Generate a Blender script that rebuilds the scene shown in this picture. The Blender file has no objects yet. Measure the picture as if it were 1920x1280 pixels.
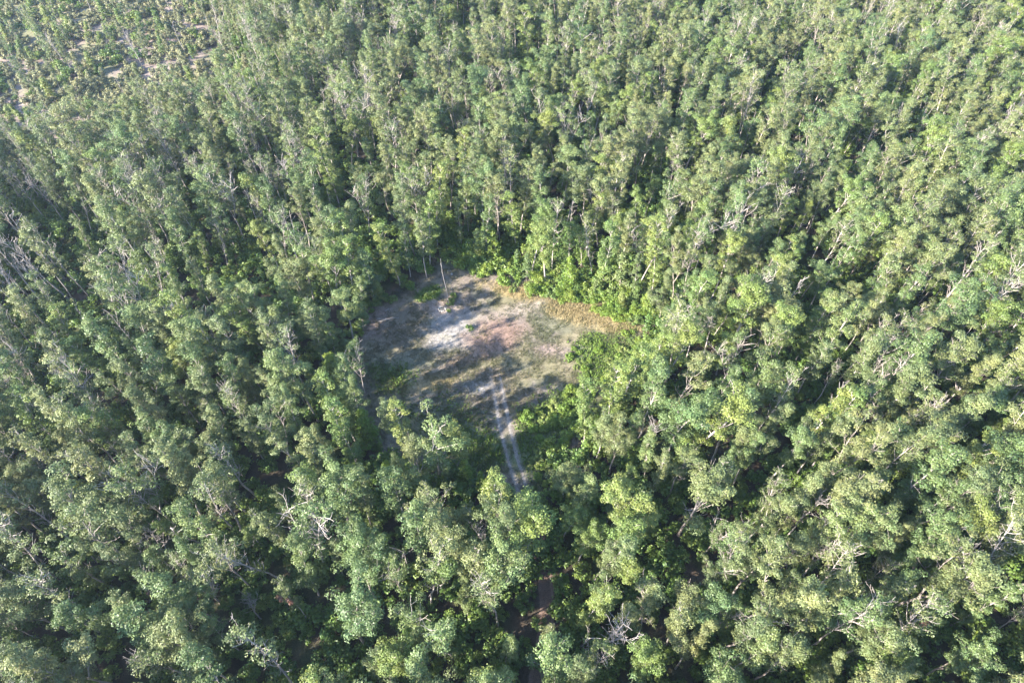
import bpy, math, random
import numpy as np
from mathutils import Vector, Euler

R = math.radians
SC = bpy.context.scene
COL = SC.collection

# ------------------------------------------------------------------ camera, sky, sun, exposure
CAM_H, PITCH, FPX = 97.0, 50.5, 1220.0          # drone height (m), degrees below level, focal length in photo pixels
cam_data = bpy.data.cameras.new('camera')
cam = bpy.data.objects.new('camera', cam_data)
COL.objects.link(cam)
cam.location = (0, 0, CAM_H)
cam.rotation_euler = (R(90 - PITCH), 0, 0)
cam_data.sensor_width = 36.0
cam_data.lens = FPX / 1920 * 36.0
cam_data.clip_start, cam_data.clip_end = 1.0, 6000.0
SC.camera = cam

SUN_EL, SUN_AZ = 26.5, 28.0                       # elevation; heading of the light, degrees from +X towards +Y
world = bpy.data.worlds.new('World')
SC.world = world
world.use_nodes = True
wn = world.node_tree
bg = wn.nodes['Background']
sky = wn.nodes.new('ShaderNodeTexSky')
sky.sky_type = 'NISHITA'
sky.sun_disc = False
sky.sun_elevation = R(SUN_EL)
sky.sun_rotation = R(270 - SUN_AZ)
sky.air_density = 1.0
sky.dust_density = 0.4
sky.ozone_density = 2.5
wn.links.new(sky.outputs[0], bg.inputs[0])
bg.inputs[1].default_value = 0.12

sun_data = bpy.data.lights.new('sun', 'SUN')
sun_data.energy = 5.0
sun_data.angle = R(0.55)
sun_data.color = (1.0, 0.935, 0.82)
sun = bpy.data.objects.new('sun', sun_data)
COL.objects.link(sun)
LIGHT = Vector((math.cos(R(SUN_AZ)) * math.cos(R(SUN_EL)), math.sin(R(SUN_AZ)) * math.cos(R(SUN_EL)), -math.sin(R(SUN_EL))))
sun.rotation_euler = LIGHT.to_track_quat('-Z', 'Y').to_euler()
sun.location = (-120, -60, 140)

SC.view_settings.view_transform = 'Standard'
SC.view_settings.look = 'None'
SC.view_settings.gamma = 1.0
SC.view_settings.exposure = 2.74
SC.render.engine = 'CYCLES'
SC.cycles.max_bounces = 8
SC.cycles.diffuse_bounces = 3
SC.cycles.glossy_bounces = 2
SC.cycles.transmission_bounces = 4
SC.cycles.volume_bounces = 0
SC.cycles.use_denoising = True

rng = np.random.default_rng(7)
random.seed(7)
CT, ST = math.cos(R(PITCH)), math.sin(R(PITCH))


def ground_at(px, py):
    """photo pixel (1920 x 1280) -> point on level ground"""
    u, v = (px - 960) / FPX, (640 - py) / FPX
    y, z = CT + v * ST, -ST + v * CT
    t = CAM_H / -z
    return np.array((u * t, y * t))


def project(x, y, z):
    """world -> photo pixel and depth"""
    dz = z - CAM_H
    d = y * CT - dz * ST
    up = y * ST + dz * CT
    return 960 + FPX * x / d, 640 - FPX * up / d, d


# ------------------------------------------------------------------ numpy noise
_perm = np.random.default_rng(3).random((256, 256))


def vnoise(x, y, s=1.0, o=0):
    x = np.asarray(x, float) / s + 37.3 * o + 1000
    y = np.asarray(y, float) / s + 91.7 * o + 1000
    xi, yi = np.floor(x).astype(int), np.floor(y).astype(int)
    fx, fy = x - xi, y - yi
    fx, fy = fx * fx * (3 - 2 * fx), fy * fy * (3 - 2 * fy)
    a = _perm[xi % 256, yi % 256]; b = _perm[(xi + 1) % 256, yi % 256]
    c = _perm[xi % 256, (yi + 1) % 256]; d = _perm[(xi + 1) % 256, (yi + 1) % 256]
    return (a * (1 - fx) + b * fx) * (1 - fy) + (c * (1 - fx) + d * fx) * fy


def fbm(x, y, s, o=0, n=4):
    r, a, t = 0, 1, 0
    for i in range(n):
        r = r + a * vnoise(x, y, s / 2 ** i, o + i * 5); t += a; a *= .55
    return r / t


def sstep(a, b, x):
    t = np.clip((x - a) / (b - a), 0, 1)
    return t * t * (3 - 2 * t)


# ------------------------------------------------------------------ layout of the place
CLEAR_PX = [(838, 462), (872, 492), (950, 512), (1040, 538), (1110, 562), (1198, 588), (1222, 615), (1192, 690),
            (1120, 790), (1035, 862), (990, 940), (935, 936), (905, 890), (868, 880), (752, 872), (694, 812), (650, 738),
            (648, 672), (684, 612), (698, 578), (742, 550), (790, 524), (822, 490)]
CLEAR = np.array([ground_at(*p) for p in CLEAR_PX])
TRACK_PX = [(925, 690), (935, 740), (947, 800), (962, 860), (984, 930), (1008, 1005), (1020, 1075), (1027, 1140), (1018, 1220), (1002, 1300), (985, 1400)]
TRACK = np.array([ground_at(*p) for p in TRACK_PX])
LOGGED = np.array([ground_at(*p) for p in [(-300, 340), (0, 300), (160, 262), (300, 225), (400, 185), (420, 110), (390, 0), (360, -150), (-400, -150)]])


def poly_dist(P, X, Y):
    """signed distance to a polygon, negative inside"""
    X, Y = np.asarray(X, float), np.asarray(Y, float)
    d = np.full(X.shape, 1e9); ins = np.zeros(X.shape, bool)
    n = len(P)
    for i in range(n):
        a, b = P[i], P[(i + 1) % n]
        e = b - a
        t = np.clip(((X - a[0]) * e[0] + (Y - a[1]) * e[1]) / (e @ e), 0, 1)
        d = np.minimum(d, np.hypot(X - a[0] - t * e[0], Y - a[1] - t * e[1]))
        c = ((a[1] > Y) != (b[1] > Y)) & (X < (b[0] - a[0]) * (Y - a[1]) / (b[1] - a[1] + 1e-12) + a[0])
        ins ^= c
    return np.where(ins, -d, d)


def line_dist(P, X, Y):
    X, Y = np.asarray(X, float), np.asarray(Y, float)
    d = np.full(X.shape, 1e9)
    for i in range(len(P) - 1):
        a, b = P[i], P[i + 1]
        e = b - a
        t = np.clip(((X - a[0]) * e[0] + (Y - a[1]) * e[1]) / (e @ e), 0, 1)
        d = np.minimum(d, np.hypot(X - a[0] - t * e[0], Y - a[1] - t * e[1]))
    return d


def ground_z(x, y):
    return (fbm(x, y, 38, 2, 3) - .5) * .9 + (fbm(x, y, 5, 9, 3) - .5) * .22 + (fbm(x, y, 1.5, 19, 2) - .5) * .06


# ------------------------------------------------------------------ materials
def new_mat(name):
    m = bpy.data.materials.new(name); m.use_nodes = True
    nt = m.node_tree
    return m, nt, nt.nodes['Principled BSDF'], nt.nodes['Material Output']


def leaf_mat(name, c1, c2, c3, trans=.28, rough=.5, spec=.35):
    """thin leaves: colour differs from tree to tree and from spray to spray"""
    m, nt, p, out = new_mat(name)
    N, L = nt.nodes.new, nt.links.new
    oi = N('ShaderNodeObjectInfo')
    ramp = N('ShaderNodeValToRGB')
    ramp.color_ramp.elements[0].color = (*c1, 1); ramp.color_ramp.elements[1].color = (*c3, 1)
    e = ramp.color_ramp.elements.new(.5); e.color = (*c2, 1)
    L(oi.outputs['Random'], ramp.inputs[0])
    at = N('ShaderNodeAttribute'); at.attribute_name = 'tint'
    mul = N('ShaderNodeMix'); mul.data_type = 'RGBA'; mul.blend_type = 'MULTIPLY'
    mul.inputs[0].default_value = 1.0
    L(ramp.outputs[0], mul.inputs[6]); L(at.outputs['Color'], mul.inputs[7])
    L(mul.outputs[2], p.inputs['Base Color'])
    p.inputs['Roughness'].default_value = rough
    p.inputs['Specular IOR Level'].default_value = spec
    tr = N('ShaderNodeBsdfTranslucent')
    hs = N('ShaderNodeHueSaturation'); hs.inputs['Saturation'].default_value = 1.15; hs.inputs['Value'].default_value = 1.15
    L(mul.outputs[2], hs.inputs['Color']); L(hs.outputs[0], tr.inputs['Color'])
    mx = N('ShaderNodeMixShader'); mx.inputs[0].default_value = trans
    L(p.outputs[0], mx.inputs[1]); L(tr.outputs[0], mx.inputs[2]); L(mx.outputs[0], out.inputs[0])
    return m


def bark_mat(name, c1, c2, scale=3.0):
    m, nt, p, out = new_mat(name)
    N, L = nt.nodes.new, nt.links.new
    tc = N('ShaderNodeTexCoord'); mp = N('ShaderNodeMapping'); mp.inputs['Scale'].default_value = (1, 1, .35)
    L(tc.outputs['Object'], mp.inputs[0])
    nz = N('ShaderNodeTexNoise'); nz.inputs['Scale'].default_value = scale; nz.inputs['Detail'].default_value = 5
    L(mp.outputs[0], nz.inputs['Vector'])
    ramp = N('ShaderNodeValToRGB'); ramp.color_ramp.elements[0].position = .32; ramp.color_ramp.elements[1].position = .68
    ramp.color_ramp.elements[0].color = (*c1, 1); ramp.color_ramp.elements[1].color = (*c2, 1)
    L(nz.outputs['Fac'], ramp.inputs[0]); L(ramp.outputs[0], p.inputs['Base Color'])
    p.inputs['Roughness'].default_value = .85
    bm = N('ShaderNodeBump'); bm.inputs['Strength'].default_value = .4; bm.inputs['Distance'].default_value = .05
    L(nz.outputs['Fac'], bm.inputs['Height']); L(bm.outputs[0], p.inputs['Normal'])
    return m


M = {}
M['leaf_grey'] = leaf_mat('leaf_grey_green', (.094, .120, .046), (.116, .138, .050), (.144, .156, .060), rough=.55, spec=.35)
M['leaf_mid'] = leaf_mat('leaf_mid_green', (.076, .114, .040), (.097, .136, .046), (.125, .155, .052))
M['leaf_yellow'] = leaf_mat('leaf_yellow_green', (.098, .142, .038), (.124, .162, .040), (.152, .176, .046))
M['leaf_shrub'] = leaf_mat('leaf_bright_shrub', (.105, .165, .026), (.130, .190, .030), (.160, .205, .036), trans=.34)
M['leaf_under'] = leaf_mat('leaf_undergrowth', (.060, .105, .024), (.085, .135, .028), (.115, .155, .032))
M['leaf_pale'] = leaf_mat('leaf_pale_dry', (.135, .140, .066), (.155, .160, .075), (.175, .168, .085), trans=.2)
M['leaf_dead'] = leaf_mat('leaf_withered_red', (.125, .060, .040), (.14, .068, .044), (.16, .08, .05), trans=.15)
M['leaf_dry'] = leaf_mat('leaf_dry_grey', (.115, .115, .072), (.13, .125, .078), (.14, .13, .08), trans=.12)
M['bark_pale'] = bark_mat('bark_pale', (.20, .165, .145), (.36, .315, .285))
M['bark_grey'] = bark_mat('bark_grey', (.13, .105, .09), (.27, .23, .20))
M['bark_dead'] = bark_mat('bark_bleached', (.17, .145, .135), (.31, .275, .255))


# ------------------------------------------------------------------ mesh helpers
class Geo:
    def __init__(self):
        self.v, self.f, self.t, self.n = [], [], [], 0     # vertices, faces (quads), tint per face

    def tube(self, pts, rad, sides=5):
        pts = np.asarray(pts, float); rad = np.asarray(rad, float)
        k = len(pts)
        d = np.gradient(pts, axis=0); d /= np.linalg.norm(d, axis=1)[:, None] + 1e-9
        ref = np.where(np.abs(d[:, 2:3]) > .9, np.array([[1., 0, 0]]), np.array([[0, 0, 1.]]))
        a = np.cross(d, ref); a /= np.linalg.norm(a, axis=1)[:, None] + 1e-9
        b = np.cross(d, a)
        th = np.arange(sides) * 2 * math.pi / sides
        ring = pts[:, None] + rad[:, None, None] * (a[:, None] * np.cos(th)[None, :, None] + b[:, None] * np.sin(th)[None, :, None])
        self.v.append(ring.reshape(-1, 3))
        i = np.arange(k - 1)[:, None] * sides; j = np.arange(sides)[None]; jn = (j + 1) % sides
        q = np.stack([i + j, i + jn, i + sides + jn, i + sides + j], -1).reshape(-1, 4) + self.n
        self.f.append(q); self.n += k * sides
        self.t.append(np.ones((len(q), 3)))

    def leaves(self, c, nrm, size, g, tint, aspect=.6, fold=.25):
        """diamond leaf sprays at c facing nrm"""
        n = len(c)
        nrm = nrm / (np.linalg.norm(nrm, axis=1)[:, None] + 1e-9)
        r = g.normal(size=(n, 3))
        a = np.cross(nrm, r); a /= np.linalg.norm(a, axis=1)[:, None] + 1e-9
        b = np.cross(nrm, a)
        s = size[:, None]
        v = np.stack([c - a * s * .5, c + b * s * aspect * .5 - nrm * s * fold * .4, c + a * s * .5 - nrm * s * fold * .5, c - b * s * aspect * .5 - nrm * s * fold * .3], 1)
        self.v.append(v.reshape(-1, 3))
        self.f.append(np.arange(n * 4).reshape(-1, 4) + self.n); self.n += n * 4
        self.t.append(tint)

    def mesh(self, name, mat, smooth=False):
        me = bpy.data.meshes.new(name)
        v = np.concatenate(self.v); f = np.concatenate(self.f); t = np.concatenate(self.t)
        return fill(me, v, f, t, [mat], None, smooth)


def fill(me, v, f, t, mats, mi=None, smooth=False):
    me.vertices.add(len(v)); me.vertices.foreach_set('co', v.astype(np.float32).ravel())
    me.loops.add(f.size); me.loops.foreach_set('vertex_index', f.astype(np.int32).ravel())
    me.polygons.add(len(f))
    w = f.shape[1]
    me.polygons.foreach_set('loop_start', (np.arange(len(f)) * w).astype(np.int32))
    me.polygons.foreach_set('loop_total', np.full(len(f), w, np.int32))
    for m in mats: me.materials.append(m)
    if mi is not None: me.polygons.foreach_set('material_index', mi.astype(np.int32))
    if smooth: me.polygons.foreach_set('use_smooth', np.ones(len(f), bool))
    if t is not None:
        at = me.attributes.new('tint', 'FLOAT_COLOR', 'FACE')
        at.data.foreach_set('color', np.c_[t, np.ones(len(t))].astype(np.float32).ravel())
    me.update(calc_edges=True)
    return me


def clump(geo, g, c, r, n, leaf=.34, flat=.75, tint_base=None, tv=.22):
    """one spray of leaves: mostly the outside of a squashed ball"""
    d = g.normal(size=(n, 3)); d /= np.linalg.norm(d, axis=1)[:, None]
    d[:, 2] = np.where(d[:, 2] < -.35, -d[:, 2] * .6, d[:, 2])
    rad = r * (0.45 + .6 * g.random(n) ** .6)
    p = c + d * rad[:, None] * np.array([1, 1, flat])
    nr = d * .8 + np.array([0, 0, .55]) + g.normal(size=(n, 3)) * .42
    tb = 1 + (g.random() - .5) * 2 * tv
    hue = (g.random() - .5) * .16
    t = np.ones((n, 3)) * tb * (1 + (g.random((n, 1)) - .5) * .35)
    t[:, 0] *= 1 + hue; t[:, 2] *= 1 - hue
    geo.leaves(p, nr, leaf * (.65 + .7 * g.random(n)), g, t)


def bend(p0, d0, L, n, g, wig=.12, up=.0):
    """a wandering branch"""
    pts = [np.array(p0, float)]
    d = np.array(d0, float); d /= np.linalg.norm(d)
    for i in range(n):
        d = d + g.normal(size=3) * wig + np.array([0, 0, up])
        d /= np.linalg.norm(d)
        pts.append(pts[-1] + d * L / n)
    return np.array(pts)


def interp(pts, t):
    x = t * (len(pts) - 1); i = min(int(x), len(pts) - 2); f = x - i
    return pts[i] * (1 - f) + pts[i + 1] * f


def grow_tree(seed, H, Rc, base, nl, elev=(30, 60), leafiness=1.0, twigs=0, r0=.17, shape='round', clr=(.60, 1.0), dens=165, leaf=.222, split=False, wig=.05, low=0):
    """returns wood geometry, leaf geometry; wood stands at the origin"""
    g = np.random.default_rng(seed)
    wood, lf = Geo(), Geo()
    stems = []
    main = bend((0, 0, -.3), (g.normal() * .04, g.normal() * .04, 1), H, 12, g, wig, .06)
    stems.append((main, r0, base))
    if split:
        s0 = interp(main, .38); az = g.random() * 6.28
        stems.append((bend(s0, (math.cos(az) * .45, math.sin(az) * .45, 1), H * .56, 8, g, wig * 1.2, .1), r0 * .7, .25))
    spots = []
    for (st, rr, b0) in stems:
        k = len(st)
        tt = np.linspace(0, 1, k)
        wood.tube(st, rr * (1.12 - tt * .98) * (1 + .35 * (tt < .02)), 7)
        n = nl if st is main else nl // 2
        az = g.random() * 6.28
        for i in range(n):
            t = b0 + (.985 - b0) * ((i + g.random() * .8) / n)
            q = (t - b0) / (1 - b0)
            if shape == 'round': prof = math.sqrt(max(.05, 1 - (2 * q ** 1.15 - .95) ** 2 * .93))
            elif shape == 'column': prof = .55 + .45 * math.sin(math.pi * min(1, q * 1.05)) if q < .9 else .5
            elif shape == 'flat': prof = .35 + .75 * q ** .7 if q < .85 else .8
            else: prof = 1.08 - q * .95
            az += 2.4 + g.normal() * .5
            L = Rc * prof * (.7 + .5 * g.random())
            e = R(elev[0] + (elev[1] - elev[0]) * q + g.normal() * 9)
            p0 = interp(st, t)
            br = bend(p0, (math.cos(az) * math.cos(e), math.sin(az) * math.cos(e), math.sin(e)), L / max(.5, math.cos(e)) * .9, 5, g, .14, .07)
            rb = max(.035, rr * .42 * (1.05 - t * .55))
            wood.tube(br, np.linspace(rb, .022, 6), 4)
            leafy = g.random() < leafiness
            subs = 2 + int(g.random() * 2.2)
            for s in range(subs):
                ts = .35 + .55 * g.random()
                sp = interp(br, ts)
                dd = g.normal(size=3); dd[2] = abs(dd[2]) * .8 + .25
                sb = bend(sp, dd, L * (.32 + .3 * g.random()), 3, g, .18, .08)
                wood.tube(sb, np.linspace(rb * .5, .016, 4), 3)
                if leafy: spots.append((sb[-1], .8))
            if leafy:
                spots.append((br[-1], 1.0))
                if L > 1.4: spots.append((interp(br, .62), .85))
        if leafiness > .15: spots.append((st[-1], .95))
        for i in range(twigs):                               # bare pale twigs, mostly upswept
            t = b0 * .8 + (1 - b0 * .8) * g.random()
            a2 = g.random() * 6.28; e = R(35 + 35 * g.random())
            tw = bend(interp(st, min(t, .99)), (math.cos(a2) * math.cos(e), math.sin(a2) * math.cos(e), math.sin(e)), Rc * (.5 + .8 * g.random()), 4, g, .16, .08)
            wood.tube(tw, np.linspace(.05, .02, 5), 3)
            for _ in range(2):
                sb = bend(interp(tw, .3 + .6 * g.random()), g.normal(size=3) * .6 + np.array([math.cos(a2) * .5, math.sin(a2) * .5, .8]), Rc * .35, 3, g, .15, .06)
                wood.tube(sb, np.linspace(.03, .016, 4), 3)
    for i in range(low):                                     # small sprays low on the stem
        p = interp(main, .12 + .5 * g.random()); a2 = g.random() * 6.28
        spots.append((p + np.array([math.cos(a2), math.sin(a2), .1]) * (.4 + .7 * g.random()), .6))
    for (c, k) in spots:
        r = k * (clr[0] + (clr[1] - clr[0]) * g.random())
        clump(lf, g, c, r, max(12, int(dens * r * r * (.7 + .6 * g.random()))), leaf)
    return wood, lf


def grow_shrub(seed, h, w, n, leaf=.26, dens=55):
    g = np.random.default_rng(seed)
    wood, lf = Geo(), Geo()
    for i in range(n):
        a = g.random() * 6.28; q = math.sqrt(g.random())
        tip = np.array([math.cos(a) * w * q, math.sin(a) * w * q, h * (1.02 - .62 * q * q) * (.7 + .4 * g.random())])
        st = bend(np.array([tip[0] * .12, tip[1] * .12, -.08]), tip + np.array([0, 0, .3]), np.linalg.norm(tip), 4, g, .1, .0)
        wood.tube(st, np.linspace(.03, .012, 5), 3)
        for t in (1.0, .66):
            clump(lf, g, interp(st, t), (.36 + .3 * g.random()) * min(1, h / 1.4), int(dens * .5), leaf)
    return wood, lf


# ------------------------------------------------------------------ tree forms
# form = (kind, look, size word, wood mesh, leaf mesh or None, joined mesh)
FORMS = {}


def join(name, w, l, wm, lm):
    me = bpy.data.meshes.new(name)
    gs = [(w, wm)] + ([(l, lm)] if l is not None and l.n else [])
    V, F, T, MI, o = [], [], [], [], 0
    for i, (g_, m) in enumerate(gs):
        v = np.concatenate(g_.v); f = np.concatenate(g_.f); t = np.concatenate(g_.t)
        V.append(v); F.append(f + o); T.append(t); MI.append(np.full(len(f), i)); o += len(v)
    return fill(me, np.concatenate(V), np.concatenate(F), np.concatenate(T), [m for _, m in gs], np.concatenate(MI))


def form(kind, look, height, wood, leaves, wm, lm):
    has = leaves is not None and leaves.n > 0
    FORMS.setdefault(kind, []).append(dict(
        look=look, H=height, wood=wood.mesh('trunk', M[wm], True), leaf=leaves.mesh('crown', M[lm]) if has else None,
        both=join('tree_form', wood, leaves if has else None, M[wm], M.get(lm))))


for i, (look, lm, H, Rc, kw) in enumerate([
        ('grey-green broad rounded', 'leaf_grey', 17.0, 2.6, dict(shape='round', base=.46, nl=17)),
        ('mid-green broad lumpy', 'leaf_mid', 16.5, 2.8, dict(shape='flat', base=.5, nl=15, split=True)),
        ('yellow-green broad dense', 'leaf_yellow', 16.0, 2.4, dict(shape='round', base=.42, nl=18)),
        ('grey-green wide forked', 'leaf_grey', 17.5, 2.75, dict(shape='flat', base=.52, nl=14, split=True, leafiness=.85, twigs=5)),
        ('mid-green tall rounded', 'leaf_mid', 18.0, 2.35, dict(shape='round', base=.42, nl=18)),
        ('grey-green loose irregular', 'leaf_grey', 17.0, 2.7, dict(shape='round', base=.45, nl=16, leafiness=.75, twigs=8)),
        ('mid-green ragged one-sided', 'leaf_mid', 16.0, 2.6, dict(shape='flat', base=.4, nl=15, leafiness=.8, wig=.09)),
        ('grey-green crooked spreading', 'leaf_grey', 15.0, 2.8, dict(shape='round', base=.4, nl=15, wig=.1, split=True)),
        ('yellow-green open layered', 'leaf_yellow', 17.0, 2.5, dict(shape='cone', base=.38, nl=18, leafiness=.85))]):
    w, l = grow_tree(100 + i, H, Rc, low=5, **kw)
    form('broad', look, H, w, l, 'bark_grey' if i % 2 else 'bark_pale', lm)
for i, (look, lm, H, Rc, kw) in enumerate([
        ('grey-green slender column-shaped', 'leaf_grey', 18.5, 1.75, dict(base=.34, nl=20)),
        ('mid-green slender leafy', 'leaf_mid', 18.0, 1.6, dict(base=.18, nl=24)),
        ('yellow-green narrow', 'leaf_yellow', 17.0, 1.6, dict(base=.2, nl=22)),
        ('grey-green thin patchy', 'leaf_grey', 19.0, 1.6, dict(base=.36, nl=19, leafiness=.75, twigs=8)),
        ('mid-green wavy-stemmed', 'leaf_mid', 17.5, 1.7, dict(base=.3, nl=20, wig=.1)),
        ('grey-green narrow forked', 'leaf_grey', 18.0, 1.5, dict(base=.34, nl=19, split=True, twigs=4))]):
    w, l = grow_tree(200 + i, H, Rc, shape='column', low=13, elev=(35, 62), clr=(.52, .86), r0=.13, **kw)
    form('slim', look, H, w, l, 'bark_pale', lm)
for i, (look, lm, H, Rc, kw) in enumerate([
        ('half-bare grey', 'leaf_grey', 18.0, 2.3, dict(base=.42, nl=17, leafiness=.45, twigs=16)),
        ('sparse thin-leaved', 'leaf_grey', 18.5, 2.0, dict(base=.4, nl=16, leafiness=.5, twigs=18)),
        ('half-bare forked', 'leaf_mid', 17.0, 2.6, dict(base=.46, nl=16, leafiness=.5, twigs=14, split=True)),
        ('thin-crowned twiggy', 'leaf_grey', 16.5, 2.1, dict(base=.42, nl=18, leafiness=.6, twigs=14))]):
    w, l = grow_tree(300 + i, H, Rc, shape='column', low=3, elev=(38, 66), clr=(.48, .78), dens=105, r0=.13, **kw)
    form('sparse', look, H, w, l, 'bark_pale', lm)
for i, (look, H, Rc, kw) in enumerate([
        ('leafless bleached upswept', 16.5, 1.9, dict(base=.45, nl=12, twigs=14)),
        ('leafless pale forked', 15.5, 2.2, dict(base=.5, nl=11, twigs=12, split=True)),
        ('leafless thin whip-like', 15.0, 1.2, dict(base=.55, nl=8, twigs=8))]):
    w, l = grow_tree(400 + i, H, Rc, shape='column', elev=(48, 70), leafiness=0, r0=.15, wig=.07, **kw)
    form('dead', look, H, w, None, 'bark_dead', None)
for i, (look, lm, H, Rc) in enumerate([('bright green bushy young', 'leaf_shrub', 7.5, 1.5), ('mid-green cone-shaped young', 'leaf_mid', 8.5, 1.5), ('yellow-green small young', 'leaf_yellow', 6.0, 1.3), ('pale dry-looking thin young', 'leaf_pale', 6.5, 1.4)]):
    w, l = grow_tree(500 + i, H, Rc, shape='cone', base=.1, nl=19, elev=(18, 55), clr=(.45, .8), r0=.08, leaf=.25, dens=110)
    form('young', look, H, w, l, 'bark_grey', lm)
for i, (look, lm, h, w_, n) in enumerate([('bright green low', 'leaf_shrub', 1.5, 1.15, 18), ('bright green rounded', 'leaf_shrub', 2.2, 1.3, 22), ('yellow-green sprawling', 'leaf_yellow', 1.1, 1.5, 20)]):
    w, l = grow_shrub(600 + i, h, w_, n)
    form('shrub', look, h, w, l, 'bark_grey', lm)
for i, (look, lm, h, w_, n) in enumerate([('dark green', 'leaf_under', 1.8, 1.5, 16), ('dark green', 'leaf_under', 2.8, 1.5, 18), ('pale dry', 'leaf_pale', 1.6, 1.5, 15)]):
    w, l = grow_shrub(650 + i, h, w_, n, leaf=.32, dens=44)
    form('under', look, h, w, l, 'bark_grey', lm)

# ------------------------------------------------------------------ ground
def ground_coords(lo, hi, far, fine, mid):
    a = list(np.arange(lo, hi, fine)) + [hi]
    b = list(np.arange(hi + mid, hi + 200, mid)); c = list(np.arange(lo - 200, lo - .01, mid))
    fr = [far * .16, far * .28, far * .5, far]
    return np.array([-x for x in fr[::-1]] + c + a + b + [x for x in fr])


gx = ground_coords(-38, 38, 3500, .36, 2.4)
gy = ground_coords(36, 114, 3500, .36, 2.4)
GX, GY = np.meshgrid(gx, gy)
GZ = ground_z(GX, GY)


def blob(x, y, px, py, rx, ry, o, soft=.5, rot=0.0):
    """soft, ragged patch on the ground round a point; radii in metres"""
    c = ground_at(px, py)
    dx, dy = x - c[0], y - c[1]
    ca, sa = math.cos(rot), math.sin(rot)
    dx, dy = dx * ca + dy * sa, -dx * sa + dy * ca
    d = np.sqrt((dx / rx) ** 2 + (dy / ry) ** 2) + (fbm(x, y, 4.0, o, 5) - .5) * 1.5
    return sstep(1 + soft, 1 - soft, d)


def albedo(x, y):
    dc = poly_dist(CLEAR, x, y) + (fbm(x, y, 7, 31, 4) - .5) * 5
    dt = line_dist(TRACK, x, y) + (fbm(x, y, 3, 33, 3) - .5) * 1.2
    c = np.zeros(x.shape + (3,))
    n1, n2, n3 = fbm(x, y, 9, 11, 5), fbm(x, y, 3, 12, 5), fbm(x, y, 1.2, 13, 3)

    def mix(col, k):
        k = np.clip(k, 0, 1)[..., None]
        c[:] = c * (1 - k) + np.array(col) * k
    c[:] = (.045, .036, .026)                                     # leaf litter
    mix((.040, .050, .018), sstep(.48, .62, n1) * .8)
    mix((.085, .058, .042), sstep(.55, .7, n2) * .6)
    cl = sstep(1.5, -2.0, dc)
    mix((.185, .148, .124), cl)                                   # worn, dry turf
    mix((.120, .122, .075), cl * sstep(.44, .62, n1) * .75)       # greener turf
    mix((.20, .165, .135), cl * sstep(.52, .64, n2) * .6)
    mix((.20, .168, .09), cl * sstep(.5, .66, fbm(x, y, 6, 17, 4)) * .5)   # straw
    mix((.235, .155, .125), cl * blob(x, y, 735, 600, 9, 7, 41) * .35)
    mix((.255, .232, .215), cl * blob(x, y, 852, 604, 4.2, 4.0, 42, .7) * (.45 + .55 * sstep(.4, .6, n2)))   # sand
    mix((.28, .252, .232), cl * blob(x, y, 843, 641, 3.4, 1.7, 43, .6) * .85)
    mix((.33, .25, .205), cl * blob(x, y, 832, 578, 4.0, 2.2, 44, .6) * .8)
    mix((.215, .140, .110), cl * blob(x, y, 925, 632, 6.0, 3.6, 45, .55, .35) * .9)   # reddish soil
    mix((.27, .18, .135), cl * blob(x, y, 890, 668, 5.0, 1.8, 46, .6, .4) * .8)
    mix((.225, .165, .13), cl * blob(x, y, 925, 700, 4.0, 1.8, 47, .6) * .7)
    mix((.27, .20, .175), cl * blob(x, y, 1022, 656, 3.0, 1.5, 48, .6) * .9)
    mix((.33, .27, .22), cl * blob(x, y, 985, 575, 5.0, 1.6, 58, .6, .4) * .7)
    mix((.32, .25, .13), blob(x, y, 1118, 590, 9, 2.9, 49, .65, -.35) * .95)     # dry orange grass
    mix((.31, .225, .10), cl * blob(x, y, 960, 542, 6.0, 2.0, 50, .6, -.3) * .75)
    mix((.27, .20, .08), cl * blob(x, y, 812, 715, 6.5, 2.2, 51, .6, .3) * .6)
    mix((.36, .33, .31), cl * blob(x, y, 893, 726, 2.2, 1.4, 52, .6) * .8)
    mix((.11, .17, .032), blob(x, y, 806, 550, 2.4, 1.5, 53, .5, .4) * .9)           # green patches
    mix((.085, .125, .036), blob(x, y, 1135, 665, 7, 5, 54, .5, .5) * .7)
    mix((.085, .125, .036), blob(x, y, 1050, 775, 7, 4.5, 55, .5, .6) * .7)
    mix((.085, .110, .036), blob(x, y, 730, 705, 4, 3, 56, .5) * .7)
    mix((.085, .112, .038), np.clip(blob(x, y, 900, 845, 5, 4, 62, .6) + blob(x, y, 990, 850, 4, 5, 63, .6), 0, 1) * .8)
    mix((.080, .100, .036), blob(x, y, 850, 790, 8, 5, 57, .6) * .6)
    rut = sstep(.75, .15, np.abs(line_dist(TRACK, x, y) - .8) + (n3 - .5) * .7)
    mix((.21, .18, .16), cl * rut * .5 * sstep(1, 9, np.hypot(x - TRACK[0, 0], y - TRACK[0, 1])) * (y < TRACK[0, 1]))
    tr = sstep(1.2, .5, dt)
    mix((.115, .076, .058), tr * sstep(-3, 3, dc) * .9)           # bare soil of the forest track
    lg = sstep(6, -6, poly_dist(LOGGED, x, y) + (fbm(x, y, 18, 61, 3) - .5) * 24)
    mix((.20, .155, .135), lg * .9)
    mix((.13, .14, .06), lg * sstep(.45, .6, n1) * .7)
    for (px, py, rx, ry) in [(338, 138, 5, 3), (112, 182, 7, 3), (240, 100, 6, 3), (60, 195, 5, 2.5), (14, 95, 9, 5), (90, 20, 10, 4), (215, 75, 4, 2), (165, 168, 5, 2.5)]:
        mix((.29, .23, .20), blob(x, y, px, py, rx, ry, px, .7) * .85)
    c *= (1 - .22 * cl)[..., None]
    k = .78 + .44 * n3
    return c * k[..., None], cl


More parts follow.
